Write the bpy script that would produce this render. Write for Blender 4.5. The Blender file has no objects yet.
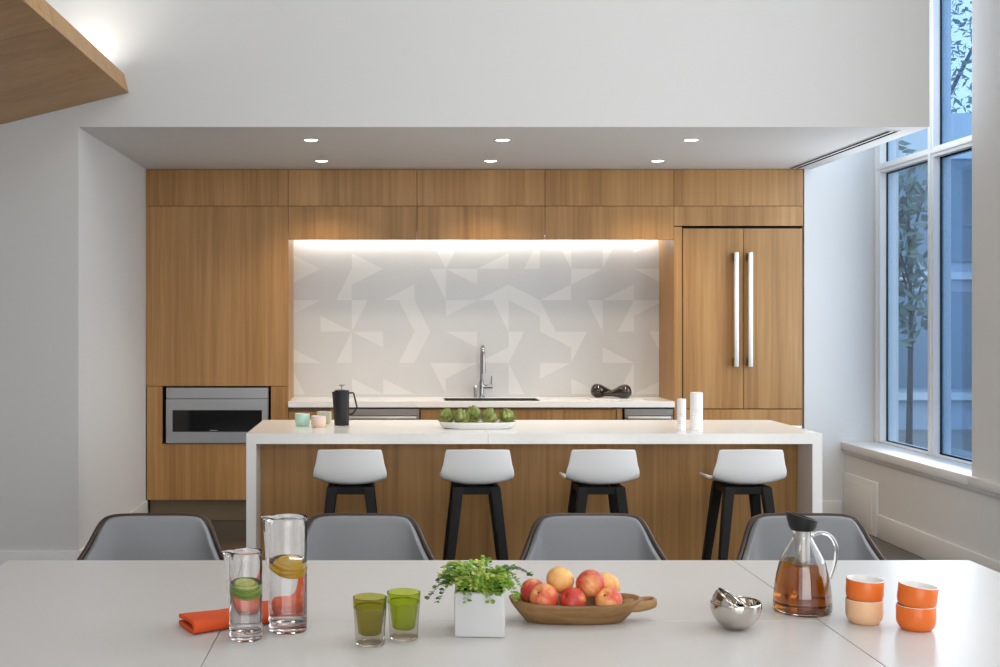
import bpy, bmesh, math, random
from mathutils import Vector, Matrix
random.seed(7)
S = bpy.context.scene
C = S.collection
PI = math.pi

# ------------------------------------------------------------------ materials
def _nt(name):
    m = bpy.data.materials.new(name); m.use_nodes = True
    return m, m.node_tree.nodes, m.node_tree.links, m.node_tree.nodes['Principled BSDF']

def mat(name, col, rough=.5, metal=0.0, spec=.5, coat=0.0, trans=0.0, ior=1.45, bump=0.0, bscale=200, var=0.0, vscale=6):
    m, n, l, b = _nt(name)
    b.inputs['Base Color'].default_value = (*col, 1)
    b.inputs['Roughness'].default_value = rough
    b.inputs['Metallic'].default_value = metal
    b.inputs['Specular IOR Level'].default_value = spec
    b.inputs['Coat Weight'].default_value = coat
    b.inputs['Transmission Weight'].default_value = trans
    b.inputs['IOR'].default_value = ior
    tc = n.new('ShaderNodeTexCoord')
    if var:
        t = n.new('ShaderNodeTexNoise'); t.inputs['Scale'].default_value = vscale; t.inputs['Detail'].default_value = 4
        l.new(tc.outputs['Object'], t.inputs['Vector'])
        r = n.new('ShaderNodeValToRGB')
        r.color_ramp.elements[0].position = .3; r.color_ramp.elements[1].position = .7
        r.color_ramp.elements[0].color = (*[c*(1-var) for c in col], 1)
        r.color_ramp.elements[1].color = (*[min(1, c*(1+var)) for c in col], 1)
        l.new(t.outputs['Fac'], r.inputs['Fac']); l.new(r.outputs['Color'], b.inputs['Base Color'])
    if bump:
        t = n.new('ShaderNodeTexNoise'); t.inputs['Scale'].default_value = bscale; t.inputs['Detail'].default_value = 3
        l.new(tc.outputs['Object'], t.inputs['Vector'])
        bp = n.new('ShaderNodeBump'); bp.inputs['Strength'].default_value = bump; bp.inputs['Distance'].default_value = .002
        l.new(t.outputs['Fac'], bp.inputs['Height']); l.new(bp.outputs['Normal'], b.inputs['Normal'])
    return m

def wood(name, c0, c1, c2, rough=.42, scale=(38, 38, .9), strength=1.0):
    """straight-grained veneer, grain along the axis with the small scale"""
    m, n, l, b = _nt(name)
    tc = n.new('ShaderNodeTexCoord'); oi = n.new('ShaderNodeObjectInfo')
    ad = n.new('ShaderNodeVectorMath'); ad.operation = 'ADD'
    ml = n.new('ShaderNodeVectorMath'); ml.operation = 'SCALE'; ml.inputs['Scale'].default_value = 7.3
    cb = n.new('ShaderNodeCombineXYZ')
    for i in range(3): l.new(oi.outputs['Random'], cb.inputs[i])
    l.new(cb.outputs[0], ml.inputs[0]); l.new(tc.outputs['Object'], ad.inputs[0]); l.new(ml.outputs[0], ad.inputs[1])
    mp = n.new('ShaderNodeMapping'); mp.inputs['Scale'].default_value = scale
    l.new(ad.outputs[0], mp.inputs['Vector'])
    t = n.new('ShaderNodeTexNoise'); t.inputs['Scale'].default_value = 1.0; t.inputs['Detail'].default_value = 5; t.inputs['Roughness'].default_value = .65
    l.new(mp.outputs[0], t.inputs['Vector'])
    mp2 = n.new('ShaderNodeMapping'); mp2.inputs['Scale'].default_value = tuple(s*.16 for s in scale)
    l.new(ad.outputs[0], mp2.inputs['Vector'])
    t2 = n.new('ShaderNodeTexNoise'); t2.inputs['Scale'].default_value = 1.0; t2.inputs['Detail'].default_value = 2
    l.new(mp2.outputs[0], t2.inputs['Vector'])
    mx = n.new('ShaderNodeMath'); mx.operation = 'MULTIPLY_ADD'; mx.inputs[1].default_value = .55
    m2 = n.new('ShaderNodeMath'); m2.operation = 'MULTIPLY'; m2.inputs[1].default_value = .45
    l.new(t2.outputs['Fac'], m2.inputs[0]); l.new(t.outputs['Fac'], mx.inputs[0]); l.new(m2.outputs[0], mx.inputs[2])
    r = n.new('ShaderNodeValToRGB'); e = r.color_ramp.elements
    e[0].position = .36; e[0].color = (*c0, 1); e[1].position = .64; e[1].color = (*c2, 1)
    k = e.new(.5); k.color = (*c1, 1)
    l.new(mx.outputs[0], r.inputs['Fac']); l.new(r.outputs['Color'], b.inputs['Base Color'])
    b.inputs['Roughness'].default_value = rough
    bp = n.new('ShaderNodeBump'); bp.inputs['Strength'].default_value = .08; bp.inputs['Distance'].default_value = .001
    l.new(t.outputs['Fac'], bp.inputs['Height']); l.new(bp.outputs['Normal'], b.inputs['Normal'])
    return m

def emit(name, col, s):
    m = bpy.data.materials.new(name); m.use_nodes = True
    n, l = m.node_tree.nodes, m.node_tree.links
    n.remove(n['Principled BSDF'])
    e = n.new('ShaderNodeEmission'); e.inputs[0].default_value = (*col, 1); e.inputs[1].default_value = s
    l.new(e.outputs[0], n['Material Output'].inputs[0])
    return m

def pane_mat(name, tint, gloss=.08):
    """thin flat window glass: tinted transmission with a weak mirror"""
    m = bpy.data.materials.new(name); m.use_nodes = True
    n, l = m.node_tree.nodes, m.node_tree.links
    n.remove(n['Principled BSDF'])
    tr = n.new('ShaderNodeBsdfTransparent'); tr.inputs[0].default_value = (*tint, 1)
    gl = n.new('ShaderNodeBsdfGlossy'); gl.inputs['Roughness'].default_value = .02; gl.inputs[0].default_value = (.8, .88, 1, 1)
    mx = n.new('ShaderNodeMixShader'); mx.inputs[0].default_value = gloss
    l.new(tr.outputs[0], mx.inputs[1]); l.new(gl.outputs[0], mx.inputs[2]); l.new(mx.outputs[0], n['Material Output'].inputs[0])
    return m

def liquid(name, col, dens, ior=1.33):
    m, n, l, b = _nt(name)
    b.inputs['Base Color'].default_value = (1, 1, 1, 1); b.inputs['Roughness'].default_value = 0
    b.inputs['Transmission Weight'].default_value = 1; b.inputs['IOR'].default_value = ior
    v = n.new('ShaderNodeVolumeAbsorption'); v.inputs[0].default_value = (*col, 1); v.inputs[1].default_value = dens
    l.new(v.outputs[0], n['Material Output'].inputs['Volume'])
    return m

def peach_mat(name, ya, red, lo, hi):
    m, n, l, b = _nt(name)
    tc = n.new('ShaderNodeTexCoord'); oi = n.new('ShaderNodeObjectInfo')
    ad = n.new('ShaderNodeVectorMath'); ad.operation = 'ADD'
    l.new(tc.outputs['Object'], ad.inputs[0]); l.new(oi.outputs['Random'], ad.inputs[1])
    t = n.new('ShaderNodeTexNoise'); t.inputs['Scale'].default_value = 18; t.inputs['Detail'].default_value = 3
    l.new(ad.outputs[0], t.inputs['Vector'])
    mp = n.new('ShaderNodeMapping'); mp.inputs['Scale'].default_value = (120, 120, 14)
    l.new(ad.outputs[0], mp.inputs['Vector'])
    t2 = n.new('ShaderNodeTexNoise'); t2.inputs['Scale'].default_value = 1; t2.inputs['Detail'].default_value = 3
    l.new(mp.outputs[0], t2.inputs['Vector'])
    mm = n.new('ShaderNodeMath'); mm.operation = 'MULTIPLY_ADD'; mm.inputs[1].default_value = .25
    l.new(t2.outputs['Fac'], mm.inputs[0]); 
    m3 = n.new('ShaderNodeMath'); m3.operation = 'MULTIPLY'; m3.inputs[1].default_value = .75
    l.new(t.outputs['Fac'], m3.inputs[0]); l.new(m3.outputs[0], mm.inputs[2])
    r = n.new('ShaderNodeValToRGB'); e = r.color_ramp.elements
    e[0].position = lo; e[0].color = (*ya, 1); e[1].position = hi; e[1].color = (*red, 1)
    l.new(mm.outputs[0], r.inputs['Fac']); l.new(r.outputs['Color'], b.inputs['Base Color'])
    b.inputs['Roughness'].default_value = .42
    return m

M = {}
M['wall'] = mat('wall_paint', (.68, .678, .675), .6, bump=.02, bscale=300)
M['trim'] = mat('trim_paint', (.72, .72, .72), .4)
M['ceil'] = mat('ceiling_paint', (.76, .755, .75), .7)
M['floor'] = mat('polished_concrete', (.042, .038, .035), .14, spec=.4, var=.25, vscale=2.5, bump=.02, bscale=60)
M['oak'] = wood('oak_veneer', (.30, .142, .037), (.40, .202, .060), (.49, .266, .093))
M['oak_dark'] = wood('oak_carcass', (.12, .065, .025), (.15, .08, .03), (.18, .1, .04))
M['oak_side'] = wood('oak_canopy', (.36, .185, .06), (.44, .24, .082), (.50, .285, .108), scale=(.9, 30, 30))
M['kick'] = mat('bronze_kick', (.20, .145, .085), .4, metal=.4)
M['quartz'] = mat('white_quartz', (.90, .895, .88), .18, var=.015, vscale=30)
M['table'] = mat('white_laminate', (.585, .575, .565), .3)
M['groove'] = mat('dark_joint', (.12, .12, .12), .7)
M['tile'] = mat('grey_tile', (.595, .60, .605), .22, var=.02, vscale=3)
M['tile_light'] = mat('pale_tile', (.69, .69, .685), .22, var=.02, vscale=3)
M['steel'] = mat('brushed_steel', (.34, .335, .33), .3, metal=1, bump=.03, bscale=400)
M['steel_light'] = mat('satin_nickel', (.74, .72, .69), .5, metal=1)
M['chrome'] = mat('chrome', (.36, .36, .37), .2, metal=1)
M['basin'] = mat('dark_steel', (.07, .07, .072), .4, metal=1)
M['silver'] = mat('champagne_mirror', (.62, .58, .53), .06, metal=1)
M['black_glass'] = mat('black_glass', (.004, .004, .004), .06)
M['black'] = mat('matte_black', (.012, .012, .013), .45)
M['black_wood'] = mat('black_stained_wood', (.009, .0085, .0085), .5, spec=.3, bump=.05, bscale=120)
M['black_rubber'] = mat('black_silicone', (.008, .008, .009), .5)
M['shell_white'] = mat('white_moulded_plastic', (.92, .92, .92), .32)
M['brown_shell'] = mat('dark_brown_shell', (.05, .033, .024), .4)
M['grey_fabric'] = mat('grey_leather', (.240, .247, .262), .42, bump=.05, bscale=500)
M['glass'] = mat('clear_glass', (1, 1, 1), 0, trans=1, ior=1.47)
M['water'] = liquid('water', (.97, .985, .98), 1.0)
M['tea'] = liquid('tea', (.89, .765, .1), 88)
M['green_glass'] = mat('olive_green_glass', (.62, .60, .16), .03, trans=1, ior=1.2)
M['lime_glass'] = mat('lime_green_glass', (.68, .79, .16), .03, trans=1, ior=1.2)
M['smoke_glass'] = mat('pale_glass', (.86, .83, .78), .12, trans=1, ior=1.3)
M['napkin'] = mat('orange_linen', (.68, .085, .015), .8, bump=.2, bscale=900)
M['orange'] = mat('orange_glaze', (.80, .17, .025), .32)
M['beige'] = mat('apricot_glaze', (.82, .50, .29), .4)
M['white_glaze'] = mat('white_glaze', (.83, .82, .80), .22)
M['mint'] = mat('mint_glaze', (.50, .76, .63), .35)
M['blush'] = mat('blush_glaze', (.82, .62, .50), .4)
M['cream'] = mat('sage_cream_glaze', (.66, .68, .50), .4)
M['pot'] = mat('white_ceramic_pot', (.60, .60, .60), .25)
M['soil'] = mat('dark_soil', (.025, .018, .012), .95, bump=.6, bscale=80)
M['frond_a'] = mat('fern_green', (.20, .36, .035), .45, var=.35, vscale=30)
M['frond_b'] = mat('fern_light', (.42, .52, .10), .45, var=.3, vscale=30)
M['frond_c'] = mat('fern_dark', (.07, .15, .025), .5, var=.3, vscale=30)
M['bowl'] = wood('carved_bowl_wood', (.19, .095, .032), (.30, .16, .058), (.40, .23, .09), rough=.5, scale=(6, 40, 40))
M['peach_y'] = peach_mat('peach_yellow', (.86, .50, .17), (.72, .20, .06), .45, .75)
M['peach_o'] = peach_mat('peach_orange', (.90, .50, .17), (.66, .09, .045), .36, .62)
M['peach_r'] = peach_mat('peach_red', (.88, .42, .15), (.55, .045, .035), .33, .57)
M['stem'] = mat('dry_stem', (.09, .05, .02), .8)
M['artichoke'] = mat('artichoke_green', (.24, .30, .08), .55, var=.45, vscale=40)
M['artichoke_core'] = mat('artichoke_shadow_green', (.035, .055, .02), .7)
M['artichoke_tip'] = mat('artichoke_pale', (.44, .45, .17), .55, var=.3, vscale=40)
M['lemon'] = mat('lemon_flesh', (1, .62, .05), .35, var=.15, vscale=80)
M['lemon_rind'] = mat('lemon_rind', (1, .55, .03), .4)
M['lime'] = mat('lime_flesh', (.86, .93, .26), .35, var=.15, vscale=80)
M['lime_rind'] = mat('lime_rind', (.34, .52, .05), .4)
M['gourd'] = mat('dark_brown_lacquer', (.022, .013, .010), .07, coat=.5)
M['led'] = emit('warm_led', (1, .90, .76), 6)
M['led_cove'] = emit('cove_led', (1, .95, .88), 7)
M['can'] = emit('downlight_lens', (1, .95, .88), 14)
M['pane'] = pane_mat('blue_tinted_glazing', (.72, .84, .95), .10)
M['pane_clear'] = pane_mat('clear_glazing', (.93, .95, .96), .06)
M['frame'] = mat('white_window_frame', (.80, .80, .80), .35)
M['gasket'] = mat('dark_gasket', (.02, .025, .03), .6)
M['vent_dark'] = mat('vent_slot', (.004, .004, .004), 1, spec=0)
M['facade'] = mat('blue_grey_facade', (.34, .42, .52), .35, var=.1, vscale=.6)
M['facade_pale'] = mat('pale_facade', (.55, .62, .68), .5)
M['facade_glass'] = mat('facade_glass', (.16, .23, .31), .12)
M['leaf'] = mat('tree_leaf', (.10, .15, .12), .6, var=.4, vscale=4)
M['bark'] = mat('tree_bark', (.05, .04, .035), .9, bump=.5, bscale=20)
M['ground'] = mat('paving', (.20, .21, .22), .8, var=.1, vscale=1)

# ------------------------------------------------------------------ helpers
def link(o):
    C.objects.link(o); return o

def obj(name, bm, m, parent=None, smooth=False, world=False, kind=None):
    """link bm as one mesh object; vertices are parent-local unless world=True"""
    if world and parent is not None:
        bmesh.ops.translate(bm, vec=-Vector(parent.location), verts=bm.verts)
    bmesh.ops.recalc_face_normals(bm, faces=bm.faces)
    me = bpy.data.meshes.new(name); bm.to_mesh(me); bm.free()
    for x in (m if isinstance(m, (list, tuple)) else [m]): me.materials.append(x)
    if smooth:
        me.polygons.foreach_set('use_smooth', [True]*len(me.polygons))
        if smooth != 'all':
            me.set_sharp_from_angle(angle=math.radians(38))
    o = bpy.data.objects.new(name, me); link(o)
    if parent is not None: o.parent = parent
    if kind: o['kind'] = kind
    return o

def struct(name, bm, m, parent=None, smooth=False):
    return obj(name, bm, m, parent, smooth, kind='structure')

def tag(o, label, cat, group=None):
    o['label'] = label; o['category'] = cat
    if group: o['group'] = group
    return o

def thing(name, label, cat, loc=(0, 0, 0), rz=0, group=None):
    o = bpy.data.objects.new(name, None); o.empty_display_size = .05
    o.location = loc; o.rotation_euler = (0, 0, rz); link(o)
    return tag(o, label, cat, group)

def dup(root, loc, rz, label, group=None):
    r = root.copy(); C.objects.link(r); r.location = loc; r.rotation_euler = (0, 0, rz); r['label'] = label
    if group: r['group'] = group
    for ch in list(root.children):
        c = ch.copy(); C.objects.link(c); c.parent = r
        for g in list(ch.children):
            d = g.copy(); C.objects.link(d); d.parent = c
    return r

def B(): return bmesh.new()

def box(bm, x0, x1, y0, y1, z0, z1, bev=0.0, seg=2):
    r = bmesh.ops.create_cube(bm, size=1)
    vs = r['verts']
    for v in vs:
        v.co = Vector((x0 if v.co.x < 0 else x1, y0 if v.co.y < 0 else y1, z0 if v.co.z < 0 else z1))
    if bev:
        es = list({e for v in vs for e in v.link_edges})
        bmesh.ops.bevel(bm, geom=es, offset=bev, segments=seg, profile=.5, affect='EDGES')
    return bm

def bx(*a, **k): return box(B(), *a, **k)

def lathe(bm, prof, n=48, cx=0, cy=0, cz=0, closed=False, mi=None):
    """prof: [(r, z)...]; r==0 ends collapse to a point; closed joins last to first (a wall with thickness)"""
    rings = []
    for r, z in prof:
        if r < 1e-6: rings.append([bm.verts.new((cx, cy, cz+z))])
        else: rings.append([bm.verts.new((cx+r*math.cos(2*PI*i/n), cy+r*math.sin(2*PI*i/n), cz+z)) for i in range(n)])
    idx = range(len(rings)) if closed else range(len(rings)-1)
    for k in idx:
        a, b = rings[k], rings[(k+1) % len(rings)]
        for i in range(n):
            j = (i+1) % n
            if len(a) == 1 and len(b) == 1: continue
            if len(a) == 1: f = bm.faces.new((a[0], b[j], b[i]))
            elif len(b) == 1: f = bm.faces.new((a[i], a[j], b[0]))
            else: f = bm.faces.new((a[i], a[j], b[j], b[i]))
            if mi: f.material_index = mi[k]
    return bm

def tube(bm, pts, r, n=12, cap=True):
    pts = [Vector(p) for p in pts]
    rs = r if isinstance(r, (list, tuple)) else [r]*len(pts)
    rings = []; up = None
    for i, p in enumerate(pts):
        d = (pts[min(i+1, len(pts)-1)] - pts[max(i-1, 0)]).normalized()
        if up is None:
            up = Vector((0, 0, 1)) if abs(d.z) < .9 else Vector((1, 0, 0))
        a = d.cross(up).normalized(); up = a.cross(d).normalized()
        rings.append([bm.verts.new(p + (a*math.cos(2*PI*j/n) + up*math.sin(2*PI*j/n))*rs[i]) for j in range(n)])
    for k in range(len(rings)-1):
        for j in range(n):
            q = (j+1) % n
            bm.faces.new((rings[k][j], rings[k][q], rings[k+1][q], rings[k+1][j]))
    if cap:
        bm.faces.new(rings[0]); bm.faces.new(list(reversed(rings[-1])))
    return bm

def bez(pts, n=10):
    """Catmull-Rom through pts"""
    P = [Vector(p) for p in pts]; out = []
    for i in range(len(P)-1):
        p0, p1, p2, p3 = P[max(i-1, 0)], P[i], P[i+1], P[min(i+2, len(P)-1)]
        for k in range(n):
            t = k/n
            out.append(.5*((2*p1) + (p2-p0)*t + (2*p0-5*p1+4*p2-p3)*t*t + (-p0+3*p1-3*p2+p3)*t**3))
    out.append(P[-1]); return out

def grid(bm, fn, nu, nv):
    V = [[bm.verts.new(fn(i/nu, j/nv)) for j in range(nv+1)] for i in range(nu+1)]
    for i in range(nu):
        for j in range(nv):
            bm.faces.new((V[i][j], V[i+1][j], V[i+1][j+1], V[i][j+1]))
    return bm

def mod(o, kind, **k):
    m = o.modifiers.new(kind.lower(), kind)
    for a, v in k.items(): setattr(m, a, v)
    return m

def taper_leg(bm, top, bot, w0, w1, d0=None, d1=None):
    d0 = d0 or w0; d1 = d1 or w1
    t, b = Vector(top), Vector(bot)
    va = [bm.verts.new(t + Vector((sx*w0/2, sy*d0/2, 0))) for sx, sy in ((-1, -1), (1, -1), (1, 1), (-1, 1))]
    vb = [bm.verts.new(b + Vector((sx*w1/2, sy*d1/2, 0))) for sx, sy in ((-1, -1), (1, -1), (1, 1), (-1, 1))]
    bm.faces.new(va); bm.faces.new(list(reversed(vb)))
    for i in range(4):
        bm.faces.new((va[i], va[(i+1) % 4], vb[(i+1) % 4], vb[i]))
    bmesh.ops.bevel(bm, geom=list(bm.edges), offset=.004, segments=2, affect='EDGES')
    return bm

def area(name, loc, size, power, col=(1, 1, 1), rot=(0, 0, 0), sy=None, spread=None):
    d = bpy.data.lights.new(name, 'AREA'); d.energy = power; d.color = col; d.size = size
    if sy: d.shape = 'RECTANGLE'; d.size_y = sy
    if spread: d.spread = spread
    o = bpy.data.objects.new(name, d); o.location = loc; o.rotation_euler = rot; link(o); return o

# ------------------------------------------------------------------ camera
H = 1.527
cam = bpy.data.cameras.new('camera'); cam.sensor_width = 36; cam.lens = 43.2
cam.shift_x = .112; cam.shift_y = -.0135; cam.clip_start = .05
co = bpy.data.objects.new('camera', cam); co.location = (0, 0, H); co.rotation_euler = (PI/2, 0, 0); link(co)
S.camera = co

# ------------------------------------------------------------------ the room
FY, BY, WX, SX = 7.09, 9.70, 3.445, 3.20          # fascia plane, rear wall, window-wall plane, soffit edge
CZ, SZ = 5.0, 2.667
LX = -1.829
struct('floor', bx(-4.7, 3.85, -3.1, 9.9, -.12, 0), M['floor'])
struct('ceiling', bx(-4.7, 3.85, -3.1, 9.9, CZ, CZ+.1), M['ceil'])
struct('ceiling_soffit', bx(LX, SX, FY, 9.9, SZ, CZ), M['wall'])
struct('wall_left', bx(-4.7, LX, FY, 9.9, 0, CZ), M['wall'])
struct('wall_far_left', bx(-4.7, -4.5, -3.1, FY, 0, CZ), M['wall'])
b = B()
box(b, -4.5, -3.2, -3.1, -2.9, 0, CZ); box(b, 2.9, 3.85, -3.1, -2.9, 0, CZ)
box(b, -3.2, 2.9, -3.1, -2.9, 0, .45); box(b, -3.2, 2.9, -3.1, -2.9, 3.7, CZ)
struct('wall_behind', b, M['wall'])
b = B()
for x in (-3.2, -1.7, -.18, 1.34, 2.82): box(b, x, x+.08, -3.06, -2.94, .45, 3.7, .004)
for z in (.45, 2.6, 3.62): box(b, -3.2, 2.9, -3.06, -2.94, z, z+.08, .004)
w3 = struct('window_added_behind', b, M['frame'], smooth=True)  # unseen window, added as a source for the fill from behind
for x in (-3.12, -1.62, -.10, 1.42):
    obj('pane', bx(x, x+1.40, -3.004, -2.996, .53, 2.6), M['pane_clear'], w3); obj('pane', bx(x, x+1.40, -3.004, -2.996, 2.68, 3.62), M['pane_clear'], w3)
struct('wall_rear', bx(LX, 3.14, BY, 9.9, 0, SZ), M['wall'])
b = bx(3.14, 3.85, 9.05, 9.9, 0, CZ)
struct('wall_back', b, M['wall'])
b = B()
box(b, WX, 3.85, -2.9, 9.05, 0, .55)              # below the sills
box(b, WX, 3.85, 5.9, 7.08, .55, CZ)              # pier
box(b, WX, 3.85, -2.9, 1.9, .55, CZ)
struct('wall_right', b, M['wall'])
# sills with nosing and a cove mould under it
b = B()
box(b, 3.415, 3.70, 7.08, 9.05, .55, .610, .006)
box(b, 3.415, 3.70, 1.9, 5.9, .55, .610, .006)
box(b, 3.415, WX, 5.9, 7.08, .55, .610, .006)
box(b, 3.43, WX, 1.9, 9.05, .525, .55, .008)
struct('trim_1', b, M['trim'], smooth=True)
# access cover in the corner below the sill
b = B()
box(b, 3.428, WX, 8.42, 9.04, .0, .385, .006)
box(b, 3.422, 3.43, 8.5, 8.96, .04, .34, .005)
struct('trim_2', b, M['trim'], smooth=True)
def baseboard(name, x0, x1, y0, y1):
    b = B(); box(b, x0, x1, y0, y1, 0, .165, .004); struct(name, b, M['trim'], smooth=True)
baseboard('baseboard_front_left', -4.5, LX, FY-.016, FY)
baseboard('baseboard_left', LX, LX+.016, FY, 9.06)
baseboard('baseboard_back', 3.15, WX-.03, 9.034, 9.05)
baseboard('baseboard_right', WX-.016, WX, -2.9, 8.41)

def window(name, y0, y1, ys):
    """tall curtain-wall window in the right wall, frame plane 3.66..3.80"""
    b = B()
    x0, x1 = 3.675, 3.80
    z0, z1 = .610, CZ
    box(b, x0, x1, y1-.085, y1, z0, z1, .004); box(b, x0, x1, y0, y0+.085, z0, z1, .004)
    box(b, x0-.012, x0+.03, y1-.05, y1, z0, z1, .004)
    for y in ys: box(b, x0, x1, y-.036, y+.036, z0, z1, .004); box(b, x0-.012, x0+.02, y-.018, y+.018, z0, z1, .004)
    box(b, x0+.002, x1, y0, y1, 2.625, 2.695, .004); box(b, x0-.01, x0+.02, y0, y1, 2.648, 2.672, .004)
    box(b, x0+.002, x1, y0, y1, z0, z0+.012, .003)
    box(b, x0+.002, x1, y0, y1, z1-.06, z1, .003)
    w = struct(name, b, M['frame'], smooth=True)
    edges = [y0+.085] + [v for y in ys for v in (y-.036, y+.036)] + [y1-.085]
    for i in range(0, len(edges), 2):
        for za, zb in ((z0+.012, 2.625), (2.695, z1-.06)):
            ya, yb = edges[i], edges[i+1]
            g = B()
            box(g, 3.735, 3.745, ya, yb, za, zb)
            obj('pane', g, M['pane'] if name == 'window_1' else M['pane_clear'], w)
            g = B()
            for a_, b_, c_, d_ in ((ya, ya+.008, za, zb), (yb-.008, yb, za, zb), (ya, yb, za, za+.008), (ya, yb, zb-.008, zb)):
                box(g, 3.722, 3.734, a_, b_, c_, d_)
            obj('gasket', g, M['gasket'], w)
    return w
window('window_1', 7.08, 9.05, (8.13, 7.22))
window('window_added_bay', 1.90, 5.90, (2.9, 3.9, 4.9))  # unseen window, put in so more daylight comes from the right

# ------------------------------------------------------------------ sloped oak canopy
sl = .248
def cz_(x, up=0): return 2.868 + (x+1.53)*sl + up
can = thing('ceiling_canopy', 'sloped oak-clad canopy sailing out below the tall ceiling', 'ceiling canopy', (-1.53, FY, 2.868))
nrm = Vector((-sl, 0, 1)).normalized()*.115
ys = [7.085, 5.5, 3.9, 2.6]
for i in range(3):
    b = B(); g = .0025
    p = [Vector((-1.53, 0, cz_(-1.53))), Vector((-4.5, 0, cz_(-4.5)))]
    a0, a1 = ys[i]-g, ys[i+1]+g
    off = nrm*.17
    q = [p[0], p[1], p[1]+off, p[0]+off]
    va = [b.verts.new(v+Vector((0, a0, 0))) for v in q]; vb = [b.verts.new(v+Vector((0, a1, 0))) for v in q]
    b.faces.new(va); b.faces.new(list(reversed(vb)))
    for k in range(4): b.faces.new((va[k], va[(k+1) % 4], vb[(k+1) % 4], vb[k]))
    obj('underside_panel', b, M['oak_side'], can, world=True)
    b = B()
    dx = Vector((-1, 0, -sl)).normalized()*.022
    q = [p[0]+off, p[0]+nrm, p[0]+nrm+dx, p[0]+off+dx]
    va = [b.verts.new(v+Vector((0, a0, 0))) for v in q]; vb = [b.verts.new(v+Vector((0, a1, 0))) for v in q]
    b.faces.new(va); b.faces.new(list(reversed(vb)))
    for k in range(4): b.faces.new((va[k], va[(k+1) % 4], vb[(k+1) % 4], vb[k]))
    e = obj('edge_board', b, M['oak_side'], can, world=True)
b = B()
dx = Vector((-1, 0, -sl)).normalized()
p0 = Vector((-1.53, 0, cz_(-1.53)))+nrm*.17+dx*.03; p1 = Vector((-4.5, 0, cz_(-4.5)))+nrm*.17
q = [p0, p1, p1+nrm*.4, p0+nrm*.4]
va = [b.verts.new(v+Vector((0, 7.085, 0))) for v in q]; vb = [b.verts.new(v+Vector((0, 2.6, 0))) for v in q]
b.faces.new(va); b.faces.new(list(reversed(vb)))
for k in range(4): b.faces.new((va[k], va[(k+1) % 4], vb[(k+1) % 4], vb[k]))
obj('core', b, M['ceil'], can, world=True)
b = B(); lp = p0 + nrm*.42 + dx*.05
tube(b, [lp + Vector((0, 7.0, 0)), lp + Vector((0, 2.7, 0))], .010, 8)
obj('light_strip', b, M['led_cove'], can, world=True, smooth=True)

# ------------------------------------------------------------------ joinery along the rear wall (front plane CY)
CY = 9.057
G = .0016
X0, X1, X2, X3, X4, X5 = LX, -.752, .219, 1.185, 2.158, 3.135
ZT, ZR, ZU = SZ, 2.387, 2.131
def front(name, x0, x1, z0, z1, parent, y=CY, m=None, t=.02):
    return obj(name, bx(x0+G, x1-G, y, y+t, z0+G, z1-G, bev=.001, seg=1), m or M['oak'], parent, world=True)

# tall oven cabinet
tc = thing('tall_cabinet', 'tall oak cabinet against the plain wall, with the microwave built in', 'cabinet', ((X0+X1)/2, 9.35, .17))
b = B()
xa, xb, za, zb = -1.70, -.886, .595, 1.021
box(b, X0+.01, X1-.02, CY+.022, 9.66, 1.03, ZT-.005); box(b, X0+.01, xa-.004, CY+.022, 9.66, .17, 1.03)
box(b, xb+.004, X1-.02, CY+.022, 9.66, .17, 1.03); box(b, xa-.004, xb+.004, CY+.022, 9.66, .17, za-.004)
box(b, xa-.004, xb+.004, 9.60, 9.66, za-.004, 1.03)
obj('carcass', b, M['oak_dark'], tc, world=True)
front('door', X0+.001, X1, ZR, ZT-.002, tc); front('door', X0+.001, X1, 1.027, ZR, tc)
b = B()
box(b, X0+.01, xa-.003, CY, CY+.02, .17, 1.025); box(b, xb+.003, X1-G, CY, CY+.02, .17, 1.025); box(b, xa-.003, xb+.003, CY, CY+.02, .17, za-.003)
obj('appliance_surround', b, M['oak'], tc, world=True)
obj('end_panel', bx(X1-.018, X1, CY+.021, 9.59, .914, ZT-.005), M['oak'], tc, world=True)
obj('toe_kick', bx(X0+.02, X1, CY+.07, CY+.085, .002, .168), M['kick'], tc, world=True)

mxa, mxb = -1.680, -.894
mw = thing('microwave_drawer', 'stainless steel microwave drawer with black glass window in the tall cabinet', 'microwave', ((xa+xb)/2, 9.3, za))
obj('body', bx(mxa+.01, mxb-.01, CY+.02, 9.56, za+.003, zb-.004), M['steel'], mw, world=True)
b = bx(mxa+.008, mxb-.012, CY-.012, CY+.018, .935, zb-.004, bev=.002); obj('control_panel', b, M['steel'], mw, world=True)
b = B(); fz0, fz1 = za+.004, .931
wx0, wx1, wz0, wz1 = mxa+.056, mxb-.056, .684, .848
box(b, mxa+.008, wx0, CY-.016, CY+.018, fz0, fz1); box(b, wx1, mxb-.012, CY-.016, CY+.018, fz0, fz1)
box(b, wx0, wx1, CY-.016, CY+.018, fz0, wz0); box(b, wx0, wx1, CY-.016, CY+.018, wz1, fz1)
d = obj('drawer_front', b, M['steel'], mw, world=True)
b = bx(wx0, wx1, CY-.014, CY+.016, wz0, wz1); obj('window_glass', b, M['black_glass'], mw, world=True)
b = bx(-1.345, -1.285, CY-.0155, CY-.0135, .692, .697); obj('badge', b, M['steel'], mw, world=True)

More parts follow.
